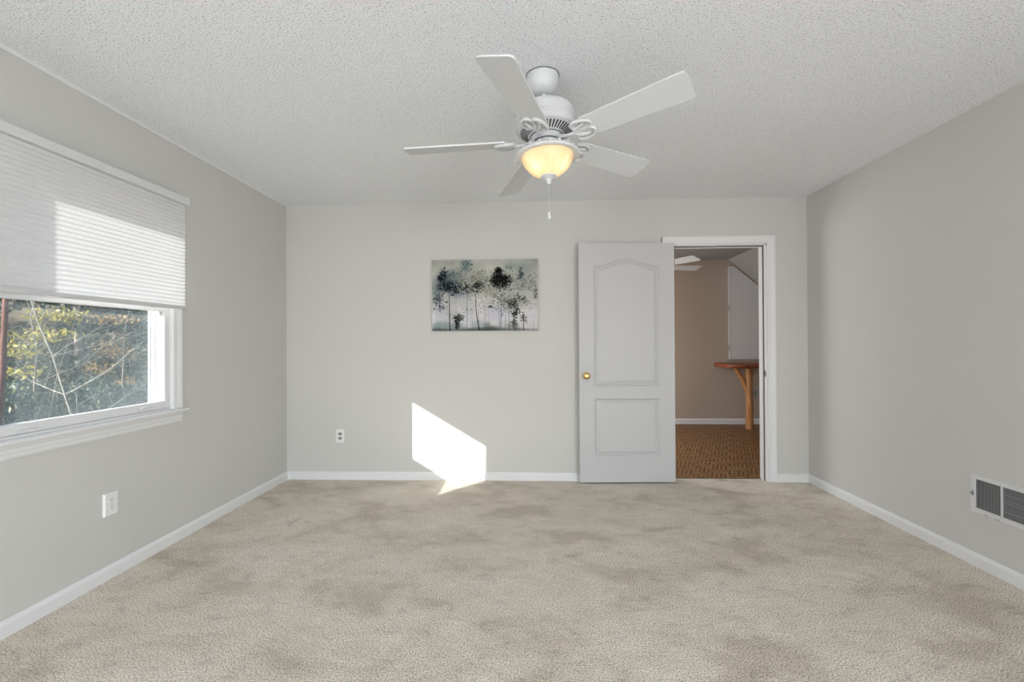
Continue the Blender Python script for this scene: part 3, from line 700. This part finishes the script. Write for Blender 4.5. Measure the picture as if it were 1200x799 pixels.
    for u, v0, u1, wd, c, a, be in ((.163, .50, .168, .0042, ink, .85, .0), (.225, .5, .235, .002, slate, .6, 0), (.335, .42, .33, .0026, slate, .8, .0), (.415, .48, .45, .0042, (.13, .13, .13), .85, -.012), (.445, .6, .437, .002, (.2, .2, .2), .7, 0),
                                   (.505, .62, .505, .0014, slate, .5, 0), (.535, .62, .535, .0014, grey, .6, 0), (.62, .58, .64, .0024, slate, .65, .006), (.655, .5, .652, .0024, slate, .8, 0), (.695, .66, .693, .0020, slate, .7, 0), (.735, .40, .728, .0030, slate, .85, 0),
                                   (.865, .78, .865, .0035, ink, .8, 0), (.96, .62, .96, .0016, grey, .6, 0), (.04, .55, .04, .0018, (.55, .56, .68), .7, 0), (.095, .25, .095, .0016, (.7, .72, .74), .7, 0), (.38, .7, .385, .0016, grey, .5, 0), (.78, .72, .775, .0016, slate, .6, 0)):
        trunk(u, v0, u1, 1.0, wd, c, a, be)
    for a in ((.11, .20, .022, .045, 70, navy, .9), (.085, .26, .012, .03, 40, ink, .9), (.17, .22, .04, .05, 60, slate, .7), (.20, .40, .055, .045, 170, navy, .9), (.14, .37, .05, .03, 70, ink, .8), (.06, .45, .03, .05, 60, slate, .7),
              (.07, .60, .045, .045, 55, (.12, .14, .20), .85), (.09, .68, .03, .03, 25, (.2, .22, .27), .8), (.22, .20, .06, .07, 60, (.25, .30, .30), .6), (.33, .07, .03, .05, 60, (.26, .33, .34), .7),
              (.30, .30, .06, .08, 90, (.36, .37, .31), .7), (.32, .40, .04, .04, 35, (.08, .08, .08), .9), (.43, .38, .035, .035, 90, (.12, .12, .12), .85), (.45, .26, .05, .07, 80, (.42, .42, .36), .7), (.55, .35, .05, .06, 80, (.35, .35, .32), .7),
              (.63, .16, .016, .024, 90, ink, .9), (.60, .30, .022, .05, 130, ink, .95), (.66, .31, .045, .05, 260, ink, .95), (.71, .28, .022, .035, 80, ink, .9), (.70, .38, .035, .03, 50, (.15, .16, .16), .8), (.76, .30, .03, .05, 50, olive, .7),
              (.84, .22, .018, .045, 60, (.22, .28, .29), .8), (.86, .36, .05, .05, 50, (.4, .43, .42), .6), (.95, .32, .03, .06, 60, (.36, .37, .34), .7), (.98, .48, .014, .05, 40, (.28, .30, .29), .8),
              (.62, .50, .06, .08, 150, (.40, .41, .38), .7), (.70, .60, .05, .08, 130, (.38, .39, .36), .7), (.75, .62, .03, .03, 70, (.16, .17, .16), .85), (.79, .74, .024, .045, 80, (.10, .11, .11), .9), (.82, .54, .03, .03, 40, (.18, .19, .18), .8), (.86, .58, .03, .03, 35, (.25, .26, .25), .7),
              (.66, .68, .05, .05, 70, (.45, .46, .44), .7), (.25, .82, .030, .025, 80, (.20, .22, .21), .8), (.235, .90, .015, .05, 60, ink, .8), (.28, .80, .02, .02, 30, (.32, .33, .30), .7), (.55, .66, .01, .012, 12, (.2, .2, .2), .8),
              (.86, .80, .010, .03, 18, ink, .8), (.89, .86, .012, .03, 20, (.35, .36, .34), .7), (.77, .90, .012, .04, 30, (.22, .23, .22), .8), (.92, .60, .04, .06, 40, (.55, .56, .53), .6), (.50, .20, .05, .04, 40, (.5, .5, .44), .6), (.72, .12, .04, .02, 30, (.32, .38, .37), .6)):
        dabs(*a[:7])
    for _ in range(130): dabs(rs.uniform(.08, .98), rs.uniform(.30, .76), .015, .02, 4, (.80, .80, .78), .65, .006)
    for _ in range(70): dabs(rs.uniform(.28, .98), rs.uniform(.25, .72), .02, .025, 5, (.33, .34, .33), .6, .006)
    m = np.clip((V - 0.965) / 0.02, 0, 1) * 0.45 * (cloud + 0.3); img[:] = img * (1 - m[..., None]) + np.array((.25, .26, .26)) * m[..., None]
    return np.clip(img, 0.01, 0.95)
def srgb_lin(c): return np.where(c <= 0.04045, c / 12.92, ((c + 0.055) / 1.055) ** 2.4)
PW, PHT, PD = 0.925, 0.620, 0.032
pnt = tag(empty('canvas_painting', (-0.394, YB, 1.310)), 'grey and black canvas painting of misty trees hung on the back wall', 'painting')
NXP, NZP = 264, 177
img = srgb_lin(paint(NXP, NZP))
cm = mat('painted_canvas', (0.6, 0.6, 0.6), 0.8, spec=0.1)
at = N(cm, 'ShaderNodeAttribute', attribute_name='pigment'); L(cm, at.outputs['Color'], bsdf(cm).inputs['Base Color'])
nb = N(cm, 'ShaderNodeTexNoise', i_Scale=500.0); L(cm, coords(cm), nb.inputs['Vector'])
bb = N(cm, 'ShaderNodeBump', i_Strength=0.15, i_Distance=0.001); L(cm, nb.outputs['Fac'], bb.inputs['Height']); L(cm, bb.outputs[0], bsdf(cm).inputs['Normal'])
v = [(-PW / 2 + PW * i / (NXP - 1), -PD, PHT * (1 - j / (NZP - 1))) for j in range(NZP) for i in range(NXP)]
f = [(j * NXP + i + NXP, j * NXP + i + NXP + 1, j * NXP + i + 1, j * NXP + i) for j in range(NZP - 1) for i in range(NXP - 1)]
b = MB().add(v, f)
o = b.build('painted_face', cm, pnt)
ca = o.data.color_attributes.new('pigment', 'FLOAT_COLOR', 'POINT')
ca.data.foreach_set('color', np.concatenate([img.reshape(-1, 3), np.ones((NXP * NZP, 1))], 1).astype(np.float32).ravel())
MB().box(-PW / 2, PW / 2, -PD + .0006, -0.002, 0, PHT).build('canvas_edge', noise_bump(mat('canvas_cloth', (0.50, 0.50, 0.48), 0.85), 300, 0.1), pnt)

# ------------------------------------------------------------------ outlets
def outlet(name, origin, right, normal, label, faces, depth=0.006, plate=None, hw=0.0365, hh=0.059):
    t = tag(empty(name, origin), label, 'outlet', None)
    R_, N_ = Vector(right), Vector(normal)
    fn = lambda u, v, d: R_ * u + Vector((0, 0, v)) + N_ * d
    b = MB()
    ring = lambda s, d: [fn(sx * (hw - s), sz * (hh - s), d) for sx, sz in ((-1, -1), (1, -1), (1, 1), (-1, 1))]
    v = ring(0, 0) + ring(0, depth * .55) + ring(.004, depth)
    f = [(0, 1, 5, 4), (1, 2, 6, 5), (2, 3, 7, 6), (3, 0, 4, 7), (4, 5, 9, 8), (5, 6, 10, 9), (6, 7, 11, 10), (7, 4, 8, 11), (8, 9, 10, 11)]
    b.add(v, f).build('wall_plate', plate or M['plate'], t)
    for s in (1, -1):
        zc = s * 0.0195; b = MB(); n = 20
        poly = [(0.0170 * math.cos(2 * PI * k / n), zc + max(-0.0125, min(0.0125, 0.0165 * math.sin(2 * PI * k / n)))) for k in range(n)]
        b.prism(poly, lambda u, v, d: fn(u, v, d), depth - .001, depth + .002)
        so = b.build('receptacle', faces, t)
        b = MB()
        for u0, h in ((-0.0062, .0045), (0.0062, .0038)): b.prism([(u0 - .0011, zc + .0005), (u0 + .0011, zc + .0005), (u0 + .0011, zc + .0005 + 2 * h), (u0 - .0011, zc + .0005 + 2 * h)], lambda u, v, d: fn(u, v, d), depth + .0015, depth + .0024)
        b.prism([(0.0024 * math.cos(2 * PI * k / 10), zc - 0.0065 + 0.0024 * math.sin(2 * PI * k / 10)) for k in range(10)], lambda u, v, d: fn(u, v, d), depth + .0015, depth + .0024)
        b.build('slots', M['dark'], so)
    MB().prism([(0.003 * math.cos(2 * PI * k / 10), 0.003 * math.sin(2 * PI * k / 10)) for k in range(10)], lambda u, v, d: fn(u, v, d), depth - .001, depth + .001).build('screw', M['steel'], t)
    return t
outlet('wall_outlet', (XL, 2.307, 0.384), (0, -1, 0), (1, 0, 0), 'white outlet on the left wall below the window', M['plate'], 0.013, hw=.039)
outlet('wall_outlet', (-1.690, YB, 0.385), (1, 0, 0), (0, -1, 0), 'white outlet with dark sockets low on the back wall', M['socket'])
outlet('wall_outlet', (3.275, FAR_Y1, 0.445), (1, 0, 0), (0, -1, 0), 'grey outlet behind the log leg in the next room', M['socket'], plate=M['fin'])

# ------------------------------------------------------------------ wall register
V0, V1, VZ0, VZ1 = 2.245, 2.590, 0.286, 0.488
vt = tag(empty('air_vent', (XR, (V0 + V1) / 2, VZ0)), 'white metal air vent with two louvre banks low on the right wall', 'air vent')
cy, hh = (V0 + V1) / 2, VZ1 - VZ0
B1 = (2.429, 2.561); B0 = (2.278, 2.419); ZB = (0.026, hh - 0.024)
def vb(y0, y1, z0, z1, d0, d1, bm, mi=0): bm.box(-d1, -d0, y0 - cy, y1 - cy, z0, z1, mi)
b = MB()
for y0, y1, z0, z1 in ((V0, B0[0], 0, hh), (B0[1], B1[0], 0, hh), (B1[1], V1, 0, hh), (B0[0], B0[1], 0, ZB[0]), (B0[0], B0[1], ZB[1], hh), (B1[0], B1[1], 0, ZB[0]), (B1[0], B1[1], ZB[1], hh)):
    vb(y0, y1, z0, z1, 0.0, 0.007, b)
b.build('vent_frame', M['vent'], vt, bevel=0.0015)
b = MB(); vb(B0[0], B1[1], ZB[0], ZB[1], 0.0005, 0.0012, b); b.build('duct_backing', M['duct'], vt)
for (y0, y1), ang_, m_, nf in ((B1, 0.0062, 'fin_light', 22), (B0, 0.0012, 'vent', 20)):
    b = MB()
    for k in range(nf):
        y = y0 + (y1 - y0) * (k + .5) / nf - cy
        b.prism([(-.0065, -ang_ / 2 - .0004), (-.0065, -ang_ / 2 + .0004), (-.0018, ang_ / 2 + .0004), (-.0018, ang_ / 2 - .0004)], lambda u, v_, t: (u, y + v_, t), ZB[0], ZB[1])
    if m_ == 'vent':
        for z in (0.055, 0.098, 0.112, 0.140): b.box(-.0032, -.0018, y0 - cy, y1 - cy, z, z + 0.0045)
    b.build('louvre_bank', M[m_ if m_ == 'fin_light' else 'fin'], vt)
b = MB(); vb(2.569, 2.583, hh * .47, hh * .50, 0.006, 0.017, b); vb(2.572, 2.580, hh * .42, hh * .57, 0.006, 0.0078, b); b.build('damper_lever', M['steel'], vt)
for y in (2.505, 2.445):
    b = MB(); vb(y - .011, y + .011, 0.0015, 0.0050, 0.0065, 0.010, b); b.build('clip', M['fin'], vt)

# ------------------------------------------------------------------ outdoors
rng = random.Random(7); nrs = np.random.RandomState(7)
def ground_z(x, y):
    d = max(0.0, math.hypot(x + 2.3, y - 2.2) - 5)
    return -2.75 + 0.02 * d + (max(0, d - 9) * 0.28)
v = []; f = []; G = 50
for j in range(G + 1):
    for i in range(G + 1):
        x = -60 + 57.5 * i / G; y = -40 + 100 * j / G
        v.append((x, y, ground_z(x, y) + rng.uniform(-.05, .05)))
for j in range(G):
    for i in range(G):
        a = j * (G + 1) + i; f.append((a, a + 1, a + G + 2, a + G + 1))
struct(MB().add(v, f).build('ground', M['ground'], smooth=True, origin=(0, 0, 0)))

def foliage(name, clusters, n, size, m, parent, base_):
    """leaves: one folded four-corner blade each, scattered through ellipsoid clusters (cx, cy, cz, rx, ry, rz)"""
    cl = np.array(clusters); wts = cl[:, 3] * cl[:, 4] * cl[:, 5]; wts = wts ** 0.7; wts /= wts.sum()
    ix = nrs.choice(len(cl), n, p=wts); c = cl[ix]
    d = nrs.normal(size=(n, 3)); d /= np.linalg.norm(d, axis=1)[:, None]; d *= nrs.rand(n, 1) ** 0.45
    p = c[:, :3] + d * c[:, 3:6] - np.array(base_)
    a = nrs.normal(size=(n, 3)); a /= np.linalg.norm(a, axis=1)[:, None]
    q = nrs.normal(size=(n, 3)); q -= a * (a * q).sum(1)[:, None]; q /= np.linalg.norm(q, axis=1)[:, None]
    nn = np.cross(a, q)
    s = size * nrs.uniform(.55, 1.3, (n, 1))
    vv = np.stack([p - a * s * .5, p + q * s * .26 + nn * s * .06, p + a * s * .55, p - q * s * .26 + nn * s * .06], 1).reshape(-1, 3)
    k = np.arange(n) * 4
    ff = np.stack([np.stack([k, k + 1, k + 2], 1), np.stack([k, k + 2, k + 3], 1)], 1).reshape(-1, 3)
    return MB().add(vv.tolist(), ff.tolist()).build(name, m, parent)
def branchy(b, p, d, length, r, depth, spread=0.6):
    pts = [Vector(p)]; dd = Vector(d).normalized(); n = 6
    for k in range(n):
        dd = (dd + Vector((rng.uniform(-.16, .16), rng.uniform(-.16, .16), rng.uniform(-.10, .13)))).normalized()
        pts.append(pts[-1] + dd * length / n)
    b.tube(pts, [r * (1 - .75 * k / n) for k in range(n + 1)], 6 if depth else 5)
    if depth > 0:
        for k in range(2, n + 1):
            side = Vector((rng.uniform(-1, 1), rng.uniform(-1, 1), rng.uniform(-.2, .7))).normalized()
            branchy(b, pts[k], (dd * (1 - spread) + side * spread), length * rng.uniform(.4, .62), r * (1 - .75 * k / n) * .62, depth - 1, spread)
def tree(name, x, y, h, r, bark, label, cat, clusters=None, leaves=0, size=.09, leaf=None, lean=(0, 0), limbs=7, group=None, limb_from=.25, limb_len=.35):
    z0 = ground_z(x, y); t = tag(empty(name, (x, y, z0)), label, cat, group)
    b = MB(); pts = []; n = 9
    for k in range(n + 1):
        s = k / n; pts.append(Vector((lean[0] * s + rng.uniform(-.04, .04), lean[1] * s + rng.uniform(-.04, .04), -.1 + (h + .1) * s)))
    b.tube(pts, [r * (1 - .8 * k / n) for k in range(n + 1)], 10)
    for k in range(limbs):
        s = limb_from + (1 - limb_from) * (k + .5) / limbs; i = min(n - 1, int(s * n)); a = rng.uniform(0, 2 * PI)
        branchy(b, pts[i], (math.cos(a), math.sin(a), rng.uniform(.15, .8)), h * limb_len * (1.15 - s * .6), r * (1 - .8 * s) * .6, 1)
    b.build('trunk', M[bark], t, smooth=True)
    if leaves: foliage('foliage', clusters, leaves, size, M[leaf], t, (x, y, z0))
    return t
def crown(x, y, z0, z1, rad, n, rr):
    out = []
    for _ in range(n):
        s = rng.random(); a = rng.uniform(0, 2 * PI); q = rad * (1 - .45 * s) * math.sqrt(rng.random())
        out.append((x + q * math.cos(a), y + q * math.sin(a), z0 + (z1 - z0) * s, rr * rng.uniform(.7, 1.3), rr * rng.uniform(.7, 1.3), rr * rng.uniform(.5, .9)))
    return out
# nearest: slim reddish trunk at the window's near edge
tree('slim_tree', -7.05, 5.74, 8.0, .055, 'bark_red', 'slim red-barked tree at the left edge of the window view', 'tree', crown(-7.0, 5.9, 2.2, 5.0, 1.2, 14, .4), 1600, .09, 'leaf_olive', lean=(.10, .30), limbs=5, limb_from=.68)
# saplings with autumn leaves
tree('yellow_sapling', -8.6, 7.75, 4.9, .035, 'bark_grey', 'young tree with bright yellow autumn leaves outside the window', 'tree', [(-8.6, 7.45, 1.20, .35, .42, .10), (-8.6, 7.9, 1.40, .5, .5, .13), (-8.5, 7.35, 1.08, .4, .3, .10), (-8.6, 8.1, 1.75, .5, .5, .16), (-8.6, 7.6, .75, .3, .3, .12)], 620, .085, 'leaf_yellow', lean=(.1, -.15))
tree('rust_sapling', -8.9, 9.65, 4.6, .035, 'bark_grey', 'young tree with rust orange leaves near the right of the window', 'tree', [(-8.9, 9.55, 1.12, .35, .40, .20), (-8.9, 9.9, 1.0, .35, .35, .16), (-8.9, 9.2, .75, .3, .3, .14), (-8.7, 9.3, 1.75, .5, .5, .12), (-8.8, 9.75, .42, .2, .25, .10)], 620, .075, 'leaf_rust', lean=(.1, .1))
tree('bare_tree', -7.9, 8.45, 5.6, .018, 'bark_pale', 'bare pale tree with crossing grey branches outside the window', 'tree', lean=(.2, -1.9), limbs=16, limb_from=.42, limb_len=.34)
tree('dead_sapling', -8.3, 6.9, 5.2, .014, 'bark_grey', 'leafless pale sapling leaning beside the red-barked trunk', 'tree', lean=(.1, 1.3), limbs=14, limb_from=.5, limb_len=.30)
# evergreen mass behind
spots = [(-11.2, 8.6, 7.2, 'leaf_dark', 'dark evergreen tree behind the yellow sapling'), (-11.6, 11.4, 7.6, 'leaf_teal', 'blue-green evergreen tree behind the rust-leaved sapling'),
         (-12.8, 13.8, 8.2, 'leaf_dark', 'dark evergreen tree at the right end of the window view'), (-13.5, 10.2, 8.6, 'leaf_olive', 'olive-leaved tall tree deep in the woods outside'), (-14.5, 16.2, 8.6, 'leaf_teal', 'blue-green tall tree farthest back behind the window edge')]
for x, y, h, lf, lab in spots:
    z0 = ground_z(x, y)
    tree('woodland_tree', x, y, h, .13, 'bark_grey', lab, 'tree', crown(x, y, z0 + 1.0, z0 + h, 1.9, 46, .55), 13000, .14, lf, group='woodland trees outside the window', limbs=12)
# shrubs in front of them, low in the view
for x, y, rr, ztop, lf, lab in ((-8.9, 7.2, 1.0, .70, 'leaf_teal', 'blue-green shrub low at the left of the window view'), (-9.3, 8.7, 1.1, .62, 'leaf_teal', 'blue-green shrub low in the middle of the window view'),
                                (-9.4, 10.2, 1.1, .55, 'leaf_teal', 'blue-green shrub low at the right of the window view'), (-10.6, 12.2, 1.3, .75, 'leaf_dark', 'dark shrub behind the low blue-green shrubs at right')):
    z0 = ground_z(x, y)
    tree('shrub', x, y, ztop - z0 - .3, .05, 'bark_grey', lab, 'shrub', crown(x, y, z0 + .3, ztop - .25, rr, 34, .42), 12000, .095, lf, group='shrubs outside the window', limbs=10)
# wooded hillside closing the view
b = []
for _ in range(260):
    x = rng.uniform(-36, -19); y = rng.uniform(4, 44); b.append((x, y, ground_z(x, y) + rng.uniform(.5, 7), 1.5, 1.5, 1.1))
hs = foliage('hillside_woods', b, 26000, .34, M['leaf_dark'], None, (0, 0, 0))
tag(hs, 'dense dark woods on the slope far beyond the window', 'woods', kind='stuff')
